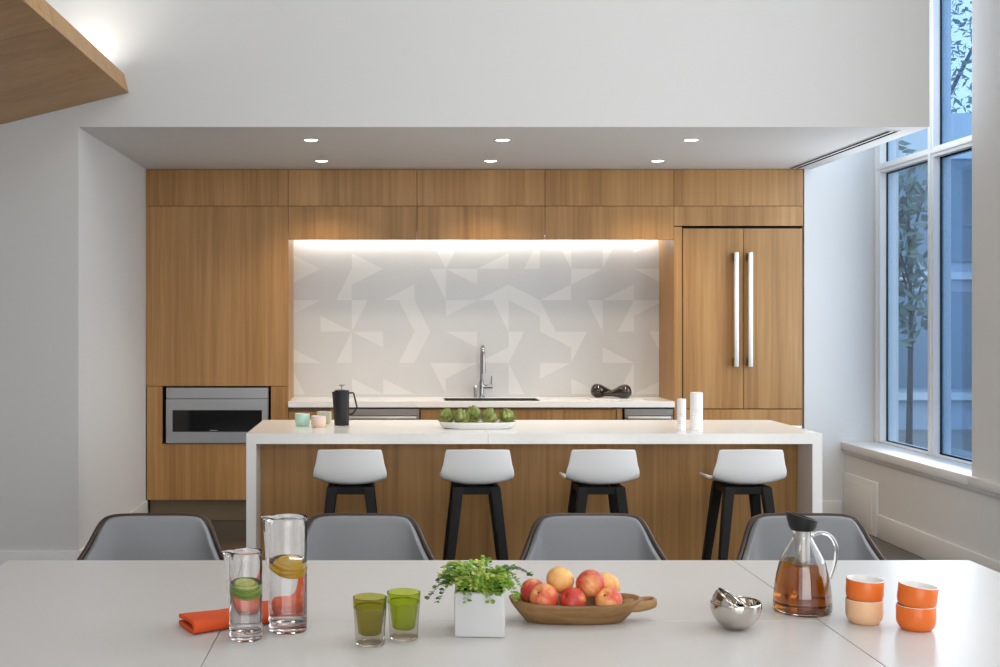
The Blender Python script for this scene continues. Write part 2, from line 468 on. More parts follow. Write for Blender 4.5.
# three wall cabinets over the niche
ups = [('oak wall cabinet over the counter, beside the tall microwave cabinet', X1, X2), ('middle of the three oak wall cabinets, over the sink', X2, X3),
       ('oak wall cabinet over the counter, beside the refrigerator cabinet', X3, X4)]
for lab, x0, x1 in ups:
    u = thing('wall_cabinet', lab, 'cabinet', ((x0+x1)/2, 9.35, ZU), group='wall cabinets over the counter')
    obj('carcass', bx(x0+.001, x1-.001, CY+.022, 9.59, ZU+.07, ZT-.004), M['oak_dark'], u, world=True)
    front('door', x0, x1, ZR, ZT-.002, u); front('door', x0, x1, ZU, ZR, u)
    ls = obj('light_strip', bx(x0+.04, x1-.04, 9.49, 9.515, ZU+.058, ZU+.0695), M['led'], u, world=True)

# refrigerator and its surround
fs = thing('refrigerator_cabinet', 'oak surround with cabinet above the refrigerator', 'cabinet', ((X4+X5)/2, 9.35, .17))
obj('carcass', bx(X4+.02, X5-.005, CY+.022, 9.66, 2.25, ZT-.004), M['oak_dark'], fs, world=True)
front('door', X4, X5, ZR, ZT-.002, fs); front('fascia_panel', X4, X5, 2.236, ZR, fs)
obj('end_panel', bx(X4, X4+.062, CY, 9.59, .17, 2.231, bev=.001, seg=1), M['oak'], fs, world=True)
obj('end_panel', bx(X5-.012, X5-.002, CY+.03, 9.6, .17, 2.231), M['oak_dark'], fs, world=True)
obj('toe_kick', bx(X4, X5, CY+.07, CY+.085, .002, .168), M['kick'], fs, world=True)
fr = thing('refrigerator', 'oak panelled double-door refrigerator with long nickel handles', 'refrigerator', (2.68, 9.35, .17))
obj('body', bx(X4+.072, X5-.02, CY+.03, 9.62, .17, 2.225), M['black'], fr, world=True)
xm = 2.683
for x0, x1, xh in ((X4+.068, xm, 2.616), (xm, X5-.004, 2.722)):
    dd = front('door', x0, x1, .857, 2.219, fr, y=CY+.002, t=.024)
    b = B(); box(b, xh-.017, xh+.017, CY-.055, CY-.03, 1.175, 2.036, .004)
    h = obj('handle', b, M['steel_light'], dd, smooth=True)
    b2 = B(); bm_loc = dd.matrix_world
    h.data.transform(Matrix.Translation(-Vector(fr.location)))
    for zz in (1.21, 2.0):
        b = bx(xh-.014, xh+.014, CY-.031, CY+.003, zz-.03, zz+.03)
        s = obj('handle_mount', b, M['black'], dd); s.data.transform(Matrix.Translation(-Vector(fr.location)))
dd = front('freezer_drawer', X4+.068, X5-.004, .172, .853, fr, y=CY+.002, t=.024)
b = B(); box(b, X4+.14, X5-.03, CY-.055, CY-.03, .70, .734, .004)
h = obj('handle', b, M['steel_light'], dd, smooth=True); h.data.transform(Matrix.Translation(-Vector(fr.location)))
for xq in (X4+.2, X5-.1):
    h = obj('handle_mount', bx(xq, xq+.03, CY-.031, CY+.003, .703, .731), M['black'], dd); h.data.transform(Matrix.Translation(-Vector(fr.location)))

# backsplash: square tiles, each with one paler half-width triangle
T = .2495
tx0 = (352-388)/125 - 2*T; tz = 1.527-(331.5-320)/125
bx0, bx1, bz0, bz1 = X1, X4, .914, ZU+.08
spec = {
 (0,2):'BLh',(1,2):'TLh',(1,1):'BRv',(1,0):'TLh',(2,0):'TLh',(2,2):'TLv',(2,1):'BLh',(3,2):'TRh',(3,1):'BRv',(3,0):'BLh',(4,0):'BLv',
 (1,3):'BRh',(2,3):'TRv',(2,4):'BLv',(3,4):'TLv',(3,3):'BRv',(0,4):'TRv',(0,5):'TLv',(1,4):'TRv',(1,5):'TRh',(2,5):'TLh',(3,5):'TRh',
 (4,4):'TRv',(4,5):'TLh',(4,2):'BLh',(4,3):'BLh',(0,6):'BRh',(0,7):'BRv',(0,8):'TRv',(0,10):'TLv',(0,11):'TLh',(1,9):'TLh',(1,11):'TRh',
 (1,6):'BRh',(1,7):'BLh',(1,8):'BRh',(1,10):'BRh',(2,6):'TRv',(2,7):'TRh',(2,8):'BLv',(2,9):'TRv',(2,10):'BRv',(2,11):'TLh',(3,8):'TRh',
 (3,9):'TLv',(3,7):'TLv',(3,6):'BRh',(3,10):'BLh',(3,11):'TRv',(4,7):'BLv',(4,8):'TLh',(4,9):'BLh',(4,10):'BRv',(4,11):'BRh',(0,0):'BLh'}
def clip(poly, ax, lim, keep_less):
    out = []
    for i in range(len(poly)):
        a, c = poly[i], poly[(i+1) % len(poly)]
        ia = (a[ax] <= lim) if keep_less else (a[ax] >= lim)
        ic = (c[ax] <= lim) if keep_less else (c[ax] >= lim)
        if ia: out.append(a)
        if ia != ic:
            t = (lim-a[ax])/(c[ax]-a[ax]); out.append((a[0]+(c[0]-a[0])*t, a[1]+(c[1]-a[1])*t))
    return out
b = B()
def tpoly(poly, mi):
    for ax, lim, kl in ((0, bx0, False), (0, bx1, True), (1, bz0, False), (1, bz1, True)):
        poly = clip(poly, ax, lim, kl)
        if len(poly) < 3: return
    ar = sum(poly[i][0]*poly[(i+1) % len(poly)][1]-poly[(i+1) % len(poly)][0]*poly[i][1] for i in range(len(poly)))
    if abs(ar) < 1e-7: return
    if ar < 0: poly = poly[::-1]
    f = b.faces.new([b.verts.new((x, 9.552, z)) for x, z in poly]); f.material_index = mi
gt = .0004
for r in range(-1, 6):
    for c in range(-1, 13):
        x0, x1 = tx0+c*T+gt, tx0+(c+1)*T-gt
        z1 = tz + (2-r+1)*T-gt; z0 = z1-T+2*gt
        K = {'TL': (x0, z1), 'TR': (x1, z1), 'BL': (x0, z0), 'BR': (x1, z0)}
        s = spec.get((r, c))
        if not s: tpoly([K['TL'], K['BL'], K['BR'], K['TR']], 0); continue
        k, d = s[:2], s[2]
        hx = k[0]+('R' if k[1] == 'L' else 'L'); vx = ('B' if k[0] == 'T' else 'T')+k[1]; op = vx[0]+hx[1]
        A, Hc, Vc, O = K[k], K[hx], K[vx], K[op]
        if d == 'h':
            md = ((A[0]+Vc[0])/2, (A[1]+Vc[1])/2); tpoly([A, Hc, md], 1); tpoly([md, Hc, O, Vc], 0)
        else:
            md = ((A[0]+Hc[0])/2, (A[1]+Hc[1])/2); tpoly([A, Vc, md], 1); tpoly([md, Vc, O, Hc], 0)
bs = thing('tile_backsplash', 'grey backsplash of square tiles with pale triangles behind the counter', 'backsplash', ((X1+X4)/2, 9.6, .914))
obj('tiles', b, [M['tile'], M['tile_light']], bs, world=True)
obj('grout_bed', bx(X1+.001, X4-.001, 9.5525, 9.62, .914, ZU+.08), M['tile'], bs, world=True)

# rear counter with a hole for the sink
KX0, KX1, KY0, KY1 = .43, 1.16, 9.10, 9.43
wk = B()
CF = 9.026
for a in ((X1+.001, KX0, CF, 9.60), (KX1, X4-.001, CF, 9.60), (KX0, KX1, CF, KY0), (KX0, KX1, KY1, 9.60)):
    box(wk, *a, .870, .9138)
bmesh.ops.remove_doubles(wk, verts=wk.verts, dist=1e-5)
wt = obj('worktop', wk, M['quartz']); tag(wt, 'white worktop running along the rear wall under the backsplash', 'worktop')
sk = thing('sink', 'undermount stainless sink let into the rear worktop', 'sink', ((KX0+KX1)/2, 9.265, .70))
b = B()
q = .0006
box(b, KX0+q, KX0+.011, KY0+q, KY1-q, .70, .9125); box(b, KX1-.011, KX1-q, KY0+q, KY1-q, .70, .9125)
box(b, KX0+.011, KX1-.011, KY0+q, KY0+.011, .70, .9125); box(b, KX0+.011, KX1-.011, KY1-.011, KY1-q, .70, .9125)
box(b, KX0+q, KX1-q, KY0+q, KY1-q, .688, .70)
obj('basin', b, M['basin'], sk, world=True)
b = B(); lathe(b, [(0, .004), (.035, .004), (.042, .0), (.042, -.004), (0, -.004)], 24, .795, 9.265, .703); obj('drain', b, M['chrome'], sk, world=True, smooth=True)

fa = thing('faucet', 'tall gooseneck kitchen faucet behind the sink', 'faucet', (.742, 9.495, .9141))
b = B(); lathe(b, [(0, 0), (.027, 0), (.027, .006), (.020, .012), (.018, .012), (.018, .13), (.0145, .135), (0, .135)], 24)
obj('base', b, M['chrome'], fa, smooth=True)
b = B(); pth = [(0, 0, .12), (0, 0, .33)] + [(0, -.09+.09*math.cos(a), .33+.075*math.sin(a)) for a in [PI*i/14 for i in range(1, 15)]] + [(0, -.18, .28)]
tube(b, pth, .0125, 16); obj('spout', b, M['chrome'], fa, smooth=True)
b = B(); tube(b, [(0, -.18, .285), (0, -.18, .20)], [.016, .017], 16); obj('spray_head', b, M['chrome'], fa, smooth=True)
b = B(); tube(b, [(.012, 0, .085), (.085, 0, .085)], .017, 16)
lv = obj('valve', b, M['chrome'], fa, smooth=True)
b = B(); tube(b, [(.074, 0, .09), (.078, -.005, .17)], [.006, .0045], 10); obj('lever', b, M['chrome'], lv, smooth=True)
sp = thing('soap_dispenser', 'short steel soap dispenser beside the faucet', 'soap dispenser', (.690, 9.49, .9141))
b = B(); lathe(b, [(0, 0), (.016, 0), (.016, .005), (.011, .01), (.011, .085), (0, .085)], 20); obj('stem', b, M['chrome'], sp, smooth=True)
b = B(); tube(b, [(0, .008, .088), (0, -.06, .092)], .008, 12); obj('nozzle', b, M['chrome'], sp, smooth=True)

# base units
def base_unit(label, x0, x1, splits, kickx=None):
    t = thing('base_cabinet', label, 'cabinet', ((x0+x1)/2, 9.35, .17))
    obj('carcass', bx(x0+.001, x1-.001, CY+.022, 9.585, .17, .68 if (x0 < .5 < x1) else .86), M['oak_dark'], t, world=True)
    obj('toe_kick', bx(x0, x1, CY+.07, CY+.085, .002, .168), M['kick'], t, world=True)
    obj('finger_rail', bx(x0+.001, x1-.001, CY+.008, CY+.021, .82, .862), M['oak_dark'], t, world=True)
    for kind, a, c, z0, z1 in splits: front(kind, a, c, z0, z1, t)
    return t
base_unit('narrow oak drawer unit under the worktop, beside the tall cabinet', X1, -.385, [('drawer', X1, -.44, .62, .835), ('drawer', X1, -.44, .40, .62), ('drawer', X1, -.44, .172, .40), ('filler', -.44, -.385, .172, .858)])
base_unit('wide oak sink base with doors under the worktop', .245, 1.77, [('door', .245, .79, .172, .852), ('door', .79, 1.335, .172, .852), ('drawer', 1.335, 1.725, .62, .852), ('drawer', 1.335, 1.725, .172, .62), ('filler', 1.727, 1.77, .172, .858)])
def appliance(name, label, cat, x0, x1):
    t = thing(name, label, cat, ((x0+x1)/2, 9.33, .17))
    obj('body', bx(x0+.012, x1-.012, CY+.03, 9.58, .17, .858), M['black'], t, world=True)
    d = obj('door', bx(x0+.014, x1-.006, CY-.005, CY+.025, .172, .80, bev=.003), M['steel'], t, world=True)
    p = obj('control_strip', bx(x0+.014, x1-.006, CY, CY+.025, .804, .856, bev=.002), M['steel'], t, world=True)
    b = B(); box(b, x0+.03, x1-.03, CY-.045, CY-.028, .782, .802, .004)
    h = obj('handle', b, M['steel_light'], t, world=True, smooth=True)
    for xq in (x0+.06, x1-.08): obj('handle_mount', bx(xq, xq+.02, CY-.03, CY-.004, .786, .798), M['steel'], t, world=True)
    obj('toe_kick', bx(x0, x1, CY+.07, CY+.085, .002, .168), M['kick'], t, world=True)
appliance('dishwasher', 'stainless dishwasher under the worktop behind the black coffee press', 'dishwasher', -.383, .243)
appliance('undercounter_refrigerator', 'stainless undercounter refrigerator below the worktop near the white mills', 'refrigerator', 1.772, X4-.001)

# glossy gourd ornaments on a white board
tr = obj('serving_board', bx(1.545, 1.965, 9.19, 9.34, .9145, .924, bev=.004), M['white_glaze'], smooth=True)
tag(tr, 'thin white board on the rear worktop under the glossy dark ornaments', 'board')
def gourd(label, loc, rz):
    b = B()
    pr = [(0, 0), (.03, .004), (.05, .02), (.0585, .045), (.055, .075), (.043, .105), (.031, .135), (.024, .17), (.020, .20), (.012, .208), (0, .21)]
    pr = [(v.x, v.y) for v in bez([(r, z, 0) for r, z in pr], 4)]
    pr = [(max(0, r), z) for r, z in pr]; pr[0] = (0, pr[0][1]); pr[-1] = (0, pr[-1][1])
    lathe(b, pr, 32)
    bmesh.ops.rotate(b, cent=(0, 0, 0), matrix=Matrix.Rotation(PI/2+.17, 3, 'Y'), verts=b.verts)
    mz = min(v.co.z for v in b.verts); bmesh.ops.translate(b, vec=(-.1, 0, -mz), verts=b.verts); bmesh.ops.scale(b, vec=(1, 1, .92), verts=b.verts)
    o = obj('gourd_ornament', b, M['gourd'], smooth='all'); o.location = loc; o.rotation_euler = (0, 0, rz)
    tag(o, label, 'ornament', 'glossy gourd ornaments')
gourd('glossy dark brown gourd ornament with its bulb towards the sink', (1.676, 9.325, .9243), .12)
gourd('glossy dark brown gourd ornament with its bulb towards the refrigerator', (1.770, 9.225, .9243), PI-.12)

# ------------------------------------------------------------------ soffit lights and slot diffuser
dl = [(-.487, 7.6, 'downlight in the front row of the soffit, nearest the plain wall'), (.725, 7.6, 'middle downlight in the front row of the soffit'), (1.92, 7.6, 'downlight in the front row of the soffit, nearest the windows'),
      (-.476, 8.6, 'downlight in the rear row, above the tall microwave cabinet side'), (.735, 8.6, 'middle downlight in the rear row, above the sink'), (1.933, 8.6, 'downlight in the rear row, nearest the refrigerator')]
first = None
for x, y, lab in dl:
    if first is None:
        first = thing('recessed_downlight', 'round white recessed '+lab, 'downlight', (x, y, SZ), group='downlights in the soffit')
        b = B(); lathe(b, [(.040, -.001), (.050, -.004), (.056, -.003), (.056, -.0005), (.040, -.0005)], 32, closed=True); obj('trim_ring', b, M['trim'], first, smooth=True)
        b = B(); lathe(b, [(0, -.0015), (.041, -.0015), (.041, -.0005), (0, -.0005)], 32); obj('lens', b, M['can'], first)
    else: dup(first, (x, y, SZ), 0, 'round white recessed '+lab)
    d = bpy.data.lights.new('downlight_lamp', 'SPOT'); d.energy = 48; d.spot_size = math.radians(115); d.spot_blend = 1; d.color = (1, .80, .56); d.shadow_soft_size = .045
    o = bpy.data.objects.new('downlight_lamp', d); o.location = (x, y, SZ-.02); link(o)
sv = thing('slot_diffuser', 'long black slot air diffuser along the open edge of the soffit', 'air vent', (3.045, 8.1, SZ))
b = B(); box(b, 3.005, 3.085, 7.22, 9.02, SZ-.003, SZ-.0005); obj('frame', b, M['trim'], sv, world=True)
for xs in (3.023, 3.067):
    obj('slot', bx(xs-.010, xs+.010, 7.235, 9.0, SZ-.0045, SZ-.002), M['vent_dark'], sv, world=True)

# ------------------------------------------------------------------ island
IX0, IX1, IY0, IY1, IT = -.765, 2.344, 6.476, 7.36, .914
isl = thing('kitchen_island', 'long white waterfall island with oak back panel', 'kitchen island', ((IX0+IX1)/2, 6.9, 0))
b = B()
js = .54
box(b, IX0, js-.0008, IY0, IY1, IT-.056, IT); box(b, js+.0008, IX1, IY0, IY1, IT-.056, IT)
obj('countertop', b, M['quartz'], isl, world=True)
obj('waterfall_end', bx(IX0, IX0+.053, IY0, IY1, 0.001, IT-.0561), M['quartz'], isl, world=True)
obj('waterfall_end', bx(IX1-.053, IX1, IY0, IY1, 0.001, IT-.0561), M['quartz'], isl, world=True)
obj('back_panel', bx(IX0+.0535, IX1-.0535, 6.71, 6.732, .002, IT-.0565), M['oak'], isl, world=True)
obj('carcass', bx(IX0+.054, IX1-.054, 6.733, IY1-.03, .17, IT-.057), M['oak_dark'], isl, world=True)
n = 5; w = (IX1-IX0-.108)/n
for i in range(n):
    obj('door', bx(IX0+.054+i*w+G, IX0+.054+(i+1)*w-G, IY1-.03, IY1-.01, .172, .855), M['oak'], isl, world=True)
obj('toe_kick', bx(IX0+.054, IX1-.054, IY1-.1, IY1-.085, .002, .168), M['kick'], isl, world=True)

# ------------------------------------------------------------------ bar stools
prof = [(-.213, .864, .155), (-.2125, .859, .163), (-.209, .835, .169), (-.203, .79, .177), (-.195, .745, .186), (-.182, .705, .190), (-.158, .680, .189), (-.09, .669, .185),
        (0, .665, .183), (.09, .665, .183), (.15, .664, .182), (.185, .660, .174), (.20, .650, .165)]
pv = bez(prof, 3)
def stool_pt(u, v):
    f = v*(len(pv)-1); i = min(int(f), len(pv)-2); p = pv[i].lerp(pv[i+1], f-i)
    s = 2*u-1
    back = max(0, min(1, (p.y-.69)/.10))
    seat = 1-back
    z = p.y + seat*.030*abs(s)**2.4 - back*.004*s*s
    y = p.x + back*.026*s*s + .018*seat*(s*s)*(1 if p.x < -.1 else 0)
    return Vector((s*p.z, y, z))
def make_stool(label, loc):
    t = thing('bar_stool', label, 'stool', loc, group='bar stools at the island')
    b = B(); grid(b, stool_pt, 20, 36)
    o = obj('seat_shell', b, M['shell_white'], t, smooth='all')
    mod(o, 'SOLIDIFY', thickness=.010, offset=-1); mod(o, 'BEVEL', width=.003, segments=2, limit_method='ANGLE', angle_limit=.9)
    o = obj('apron', bx(-.115, .115, -.135, -.105, .622, .662, bev=.004), M['black_wood'], t)
    obj('apron', bx(-.115, .115, .075, .105, .622, .662, bev=.004), M['black_wood'], t)
    obj('side_rail', bx(-.118, -.09, -.12, .09, .624, .661, bev=.004), M['black_wood'], t)
    obj('side_rail', bx(.09, .118, -.12, .09, .624, .661, bev=.004), M['black_wood'], t)
    for sx in (-1, 1):
        for sy, y0, y1 in ((-1, -.118, -.190), (1, .088, .165)):
            obj('leg', taper_leg(B(), (sx*.095, y0, .662), (sx*.172, y1, .001), .052, .034), M['black_wood'], t)
    for z, s in ((.22, 0),):
        obj('footrest', bx(-.140, .140, .120, .140, .185, .212, bev=.004), M['black_wood'], t)
    return t
SYY = 6.355
st = make_stool('white shell bar stool with black legs, nearest the microwave', (-.196, SYY, 0))
dup(st, (.4615, SYY, 0), 0, 'white shell bar stool with black legs below the artichoke platter')
dup(st, (1.108, SYY, 0), 0, 'white shell bar stool with black legs, third along from the microwave')
dup(st, (1.867, SYY, 0), 0, 'white shell bar stool with black legs, nearest the windows')

# ------------------------------------------------------------------ dining chairs
rimp = bez([(0, .285, .818), (.09, .284, .818), (.158, .280, .812), (.192, .268, .788), (.222, .232, .722), (.262, .165, .645), (.288, .04, .605), (.288, -.11, .588), (.268, -.20, .575)], 6)
basp = bez([(0, .205, .425), (.07, .205, .425), (.12, .20, .425), (.16, .18, .425), (.19, .14, .425), (.212, .08, .425), (.222, -.01, .425), (.222, -.12, .425), (.212, -.19, .425)], 6)
def loft(s, t, off=0.0):
    """s in -1..1 across, t 0 at the rim and 1 at the seat"""
    f = abs(s)*(len(rimp)-1); i = min(int(f), len(rimp)-2)
    r = rimp[i].lerp(rimp[i+1], f-i); q = basp[i].lerp(basp[i+1], f-i)
    p = r.lerp(q, t)
    c = Vector((p.x*.9, p.y+.02, 0)); c = c.normalized() if c.length > 1e-6 else Vector((0, 1, 0))
    p = p + c*(.035*math.sin(PI*t)*(.3+.7*abs(s)))
    p = p - c*off
    p.x *= 1.045
    if s < 0: p.x = -p.x
    return p
def make_chair(label, loc, rz):
    t = thing('dining_chair', label, 'chair', loc, rz, group='dining chairs behind the table')
    b = B(); grid(b, lambda u, v: loft(2*u-1, v), 64, 12)
    o = obj('shell', b, M['brown_shell'], t, smooth='all'); mod(o, 'SOLIDIFY', thickness=.012, offset=0)
    def padp(u, v):
        s = (2*u-1)*.965; a = abs(s)
        e = max(0, min(1, (a-.26)/.22))
        t0 = .018 + .06*e*e*(3-2*e)
        return loft(s, t0+(.97-t0)*v, .018)
    b = B(); grid(b, padp, 48, 14)
    o = obj('back_pad', b, M['grey_fabric'], t, smooth='all'); mod(o, 'SOLIDIFY', thickness=.024, offset=0); mod(o, 'BEVEL', width=.009, segments=3, limit_method='ANGLE', angle_limit=.9)
    def plate(z0, z1, k):
        b = B()
        pts = [(p.x*k, p.y*k) for p in basp] + [(-p.x*k, p.y*k) for p in reversed(basp[1:])]
        va = [b.verts.new((x, y, z0)) for x, y in pts]; vb = [b.verts.new((x, y, z1)) for x, y in pts]
        b.faces.new(va); b.faces.new(list(reversed(vb)))
        for i in range(len(pts)): j = (i+1) % len(pts); b.faces.new((va[i], va[j], vb[j], vb[i]))
        return b
    obj('seat_pan', plate(.408, .428, 1.0), M['brown_shell'], t)
    o = obj('seat_cushion', plate(.429, .478, .90), M['grey_fabric'], t, smooth=True); mod(o, 'BEVEL', width=.012, segments=3, limit_method='ANGLE', angle_limit=.9)
    for sx in (-1, 1):
        for sy, a, c in ((-1, -.14, -.21), (1, .13, .22)):
            b = B(); tube(b, [(sx*.15, a, .41), (sx*.225, c, .001)], [.017, .011], 12); obj('leg', b, M['black_wood'], t, smooth=True)
    return t
CH = 4.12
ch = make_chair('grey padded dining chair at the table end nearest the plain wall', (-.845, CH, 0), .03)
dup(ch, (-.098, CH, 0), 0, 'grey padded dining chair behind the large lemon water carafe')
dup(ch, (.738, CH, 0), 0, 'grey padded dining chair behind the bowl of peaches')
dup(ch, (1.516, CH, 0), -.03, 'grey padded dining chair behind the tea jug')

# ------------------------------------------------------------------ dining table
TX0, TX1, TY0, TY1, TZ = -1.243, 1.905, 2.38, 3.932, .74
tb = thing('dining_table', 'large white dining table with jointed top', 'table', ((TX0+TX1)/2, 3.14, 0))
g = .0012
for a in ((TX0, -.425-g, TY0, TY1), (-.425+g, 1.13-g, TY0, 3.14-g), (-.425+g, 1.13-g, 3.14+g, TY1), (1.13+g, TX1, TY0, TY1)):
    obj('top_panel', bx(*a, TZ-.03, TZ, bev=.0008, seg=1), M['table'], tb, world=True)
obj('underframe', bx(TX0+.03, TX1-.03, TY0+.03, TY1-.03, TZ-.05, TZ-.0302), M['groove'], tb, world=True)
for x in (TX0+.25, TX1-.25):
    for y in (TY0+.2, TY1-.2):
        obj('leg', bx(x-.035, x+.035, y-.035, y+.035, .001, TZ-.0502, bev=.004), M['table'], tb, world=True)
ZZ = TZ+.0003

# carafes of infused water
def carafe(label, loc, r, h, water, rz=PI):
    t = thing('water_carafe', label, 'carafe', loc, rz, group='water carafes')
    wt_ = .0028
    b = B()
    pr = [(0, 0), (r-.004, 0), (r-.0008, .002), (r, .006), (r, h-.02), (r+.0005, h-.003), (r-wt_*.5, h), (r-wt_, h-.004), (r-wt_, .024), (r-.007, .018), (0, .017)]
    lathe(b, pr, 64)
    for v in b.verts:                                   # pouring lip
        a = abs(math.atan2(v.co.y, v.co.x))
        if v.co.z > h-.03 and a < .55:
            w_ = (1-a/.55)**1.5*((v.co.z-(h-.03))/.03)**2
            v.co.x += .024*w_; v.co.z += -.001*w_
    obj('glass', b, M['glass'], t, smooth=True)
    b = B(); ri = r-wt_+.0006
    lathe(b, [(0, .0165), (r-.007, .0175), (ri, .0235), (ri, water), (0, water)], 64)
    obj('water', b, M['water'], t, smooth=True)
    return t
BX, BYc = -.254, 3.046
SXc, SYc = -.351, 2.965
carafe('tall glass carafe of water with lemon slices', (BX, BYc, ZZ), .0487, .288, .174, PI)
carafe('shorter glass carafe of water with lime slices', (SXc, SYc, ZZ), .0403, .2165, .136, PI)
def citrus(name, label, loc, r, tilt, rz, ml, mr, group):
    b = B()
    th = .0035
    pr = [(0, -th), (r*.86, -th), (r*.97, -th*.9), (r, -th*.3), (r, th*.3), (r*.97, th*.9), (r*.86, th), (0, th)]
    lathe(b, pr, 32, mi=[0, 1, 1, 1, 1, 1, 0])
    o = obj(name, b, [ml, mr], smooth=True); o.location = loc; o.rotation_euler = (tilt, tilt*.4, rz)
    tag(o, label, 'fruit slice', group)
for i, (dx, dy, z, tl, rz, lab) in enumerate([(.004, .004, .164, .22, .2, 'uppermost lemon slice floating in the tall carafe'), (-.004, -.004, .1555, .22, .0, 'lemon slice in the tall carafe, just under the topmost one'), (.004, -.004, .147, .24, .3, 'lowest, steepest lemon slice in the tall carafe')]):
    citrus('lemon_slice', lab, (BX+dx, BYc+dy, ZZ+z), .034, tl, rz, M['lemon'], M['lemon_rind'], 'lemon slices in the tall carafe')
for i, (dx, dy, z, tl, rz, lab) in enumerate([(-.002, .002, .127, .22, .3, 'uppermost lime slice floating in the short carafe'), (.003, -.001, .1185, .22, .0, 'lime slice in the short carafe, just under the topmost one'), (.001, -.002, .110, .24, .2, 'lowest lime slice in the short carafe')]):
    citrus('lime_slice', lab, (SXc+dx, SYc+dy, ZZ+z), .030, tl, rz, M['lime'], M['lime_rind'], 'lime slices in the short carafe')

# folded orange napkin
b = B()
L, D, hh = .27, .115, .030
path = bez([(D, 0, .008), (.05, 0, .007), (.012, 0, .006), (.001, 0, .012), (.004, 0, .021), (.02, 0, .026), (.06, 0, .027), (D, 0, .024)], 5)
def nap(u, v):
    f = v*(len(path)-1); i = min(int(f), len(path)-2); p = path[i].lerp(path[i+1], f-i)
    k = 1 + .08*u*u + .05*math.sin(9*u)
    z = p.z*(k if p.z > .012 else 1) + (.004*math.sin(5*u+3*v))*(1 if v > .55 else 0)
    return Vector((u*L, p.x + .012*math.sin(3.2*u), max(.0052, z)))
grid(b, nap, 28, 35)
o = obj('napkin', b, M['napkin'], smooth='all'); mod(o, 'SOLIDIFY', thickness=.010, offset=0); mod(o, 'BEVEL', width=.003, segments=2, limit_method='ANGLE', angle_limit=.9)
o.location = (-.484, 2.992, ZZ); o.rotation_euler = (0, 0, .50)
tag(o, 'folded orange linen napkin lying behind the water carafes', 'napkin')

# double-walled green tumblers
def tumbler(label, loc, mg):
    t = thing('tumbler', label, 'glass', loc, group='green tumblers')
    R0, R1, h = .0355, .0410, .115
    b = B()
    ro = lambda z: R0+(R1-R0)*z/h
    lathe(b, [(0, 0), (R0-.003, 0), (R0, .003), (ro(h*.5), h*.5), (R1, h-.0235), (R1-.002, h-.0235), (ro(h*.5)-.002, h*.5), (R0-.002, .006), (0, .005)], 48)
    obj('outer_wall', b, M['smoke_glass'], t, smooth=True)
    b = B()
    lathe(b, [(0, .024), (.024, .0245), (.0285, .029), (.0365, h-.026), (R1-.0005, h-.0228), (R1+.0006, h-.001), (R1-.001, h), (R1-.003, h-.002), (R1-.005, h-.022), (.0345, h-.03), (.0265, .031), (.023, .0275), (0, .027)], 48)
    obj('inner_cup', b, mg, t, smooth=True)
tumbler('olive green double-walled tumbler, the nearer of the pair', (-.044, 2.915, ZZ), M['green_glass'])
tumbler('bright lime green double-walled tumbler beside the fern pot', (.039, 2.968, ZZ), M['lime_glass'])

# potted fern
pf = thing('potted_fern', 'small maidenhair fern in a square white pot', 'potted plant', (.2315, 3.032, ZZ), -.075)
b = B(); hw = .0625; hp = .112
box(b, -hw, hw, -hw, hw, 0, hp, .005, 3)
top = [f for f in b.faces if f.normal.z > .9 and f.calc_center_median().z > hp-.001]
r = bmesh.ops.inset_region(b, faces=top, thickness=.002); 
top = [f for f in b.faces if f.normal.z > .9 and f.calc_area() > .008 and f.calc_center_median().z > hp-.001]
e = bmesh.ops.extrude_face_region(b, geom=top); vs = [v for v in e['geom'] if isinstance(v, bmesh.types.BMVert)]
bmesh.ops.translate(b, vec=(0, 0, -.012), verts=vs); bmesh.ops.delete(b, geom=top, context='FACES_ONLY')
obj('pot', b, M['pot'], pf, smooth=True)
b = B(); grid(b, lambda u, v: Vector(((u-.5)*.11, (v-.5)*.11, .102+.004*math.sin(9*u)*math.cos(8*v))), 12, 12)
obj('soil', b, M['soil'], pf)
def frond(ang, reach, lift, droop, m, seed):
    rd = random.Random(seed)
    b = B()
    d = Vector((math.cos(ang), math.sin(ang), 0)); sd = Vector((-d.y, d.x, 0))
    base = d*rd.uniform(.003, .03) + sd*rd.uniform(-.02, .02) + Vector((0, 0, .10))
    pts = [base, base + d*reach*.25 + Vector((0, 0, lift*.75)), base + d*reach*.62 + Vector((0, 0, lift)), base + d*reach + Vector((0, 0, lift-droop))]
    c = bez(pts, 8)
    tube(b, c, [.0010*(1-.6*i/len(c)) for i in range(len(c))], 5)
    n = len(c)
    for i in range(5, n):
        for sgn in (-1, 1):
            s = .0118*(1-.55*abs(i/n-.55))*rd.uniform(.75, 1.25)
            tz_ = rd.uniform(-.5, .5)
            ax = (sd*sgn*.85 + d*.45 + Vector((0, 0, tz_))).normalized()
            up = (Vector((0, 0, 1)) + d*rd.uniform(-.5, .5) + sd*rd.uniform(-.5, .5)).normalized()
            w = ax.cross(up).normalized()
            p0 = c[i] + ax*.002
            fan = [p0, p0+ax*s*.55+w*s*.52, p0+ax*s*.95+w*s*.38, p0+ax*s*1.05, p0+ax*s*.95-w*s*.38, p0+ax*s*.55-w*s*.52]
            nn = ax.cross(w)*.0004
            va = [b.verts.new(q+nn*(2 if 0 < k < 5 else 1)) for k, q in enumerate(fan)]; vb = [b.verts.new(q-nn) for q in fan]
            b.faces.new(va); b.faces.new(list(reversed(vb)))
            for k in range(6): b.faces.new((va[k], va[(k+1) % 6], vb[(k+1) % 6], vb[k]))
    obj('frond', b, m, pf)
k = 0
for a, rch, lf in ((-.75, .06, .03), (-.5, .065, .045), (-.2, .06, .035), (.3, .06, .04), (-1.0, .055, .035), (.6, .065, .045)): frond(a, rch, lf, .02, M['frond_a'], int(700+a*50))
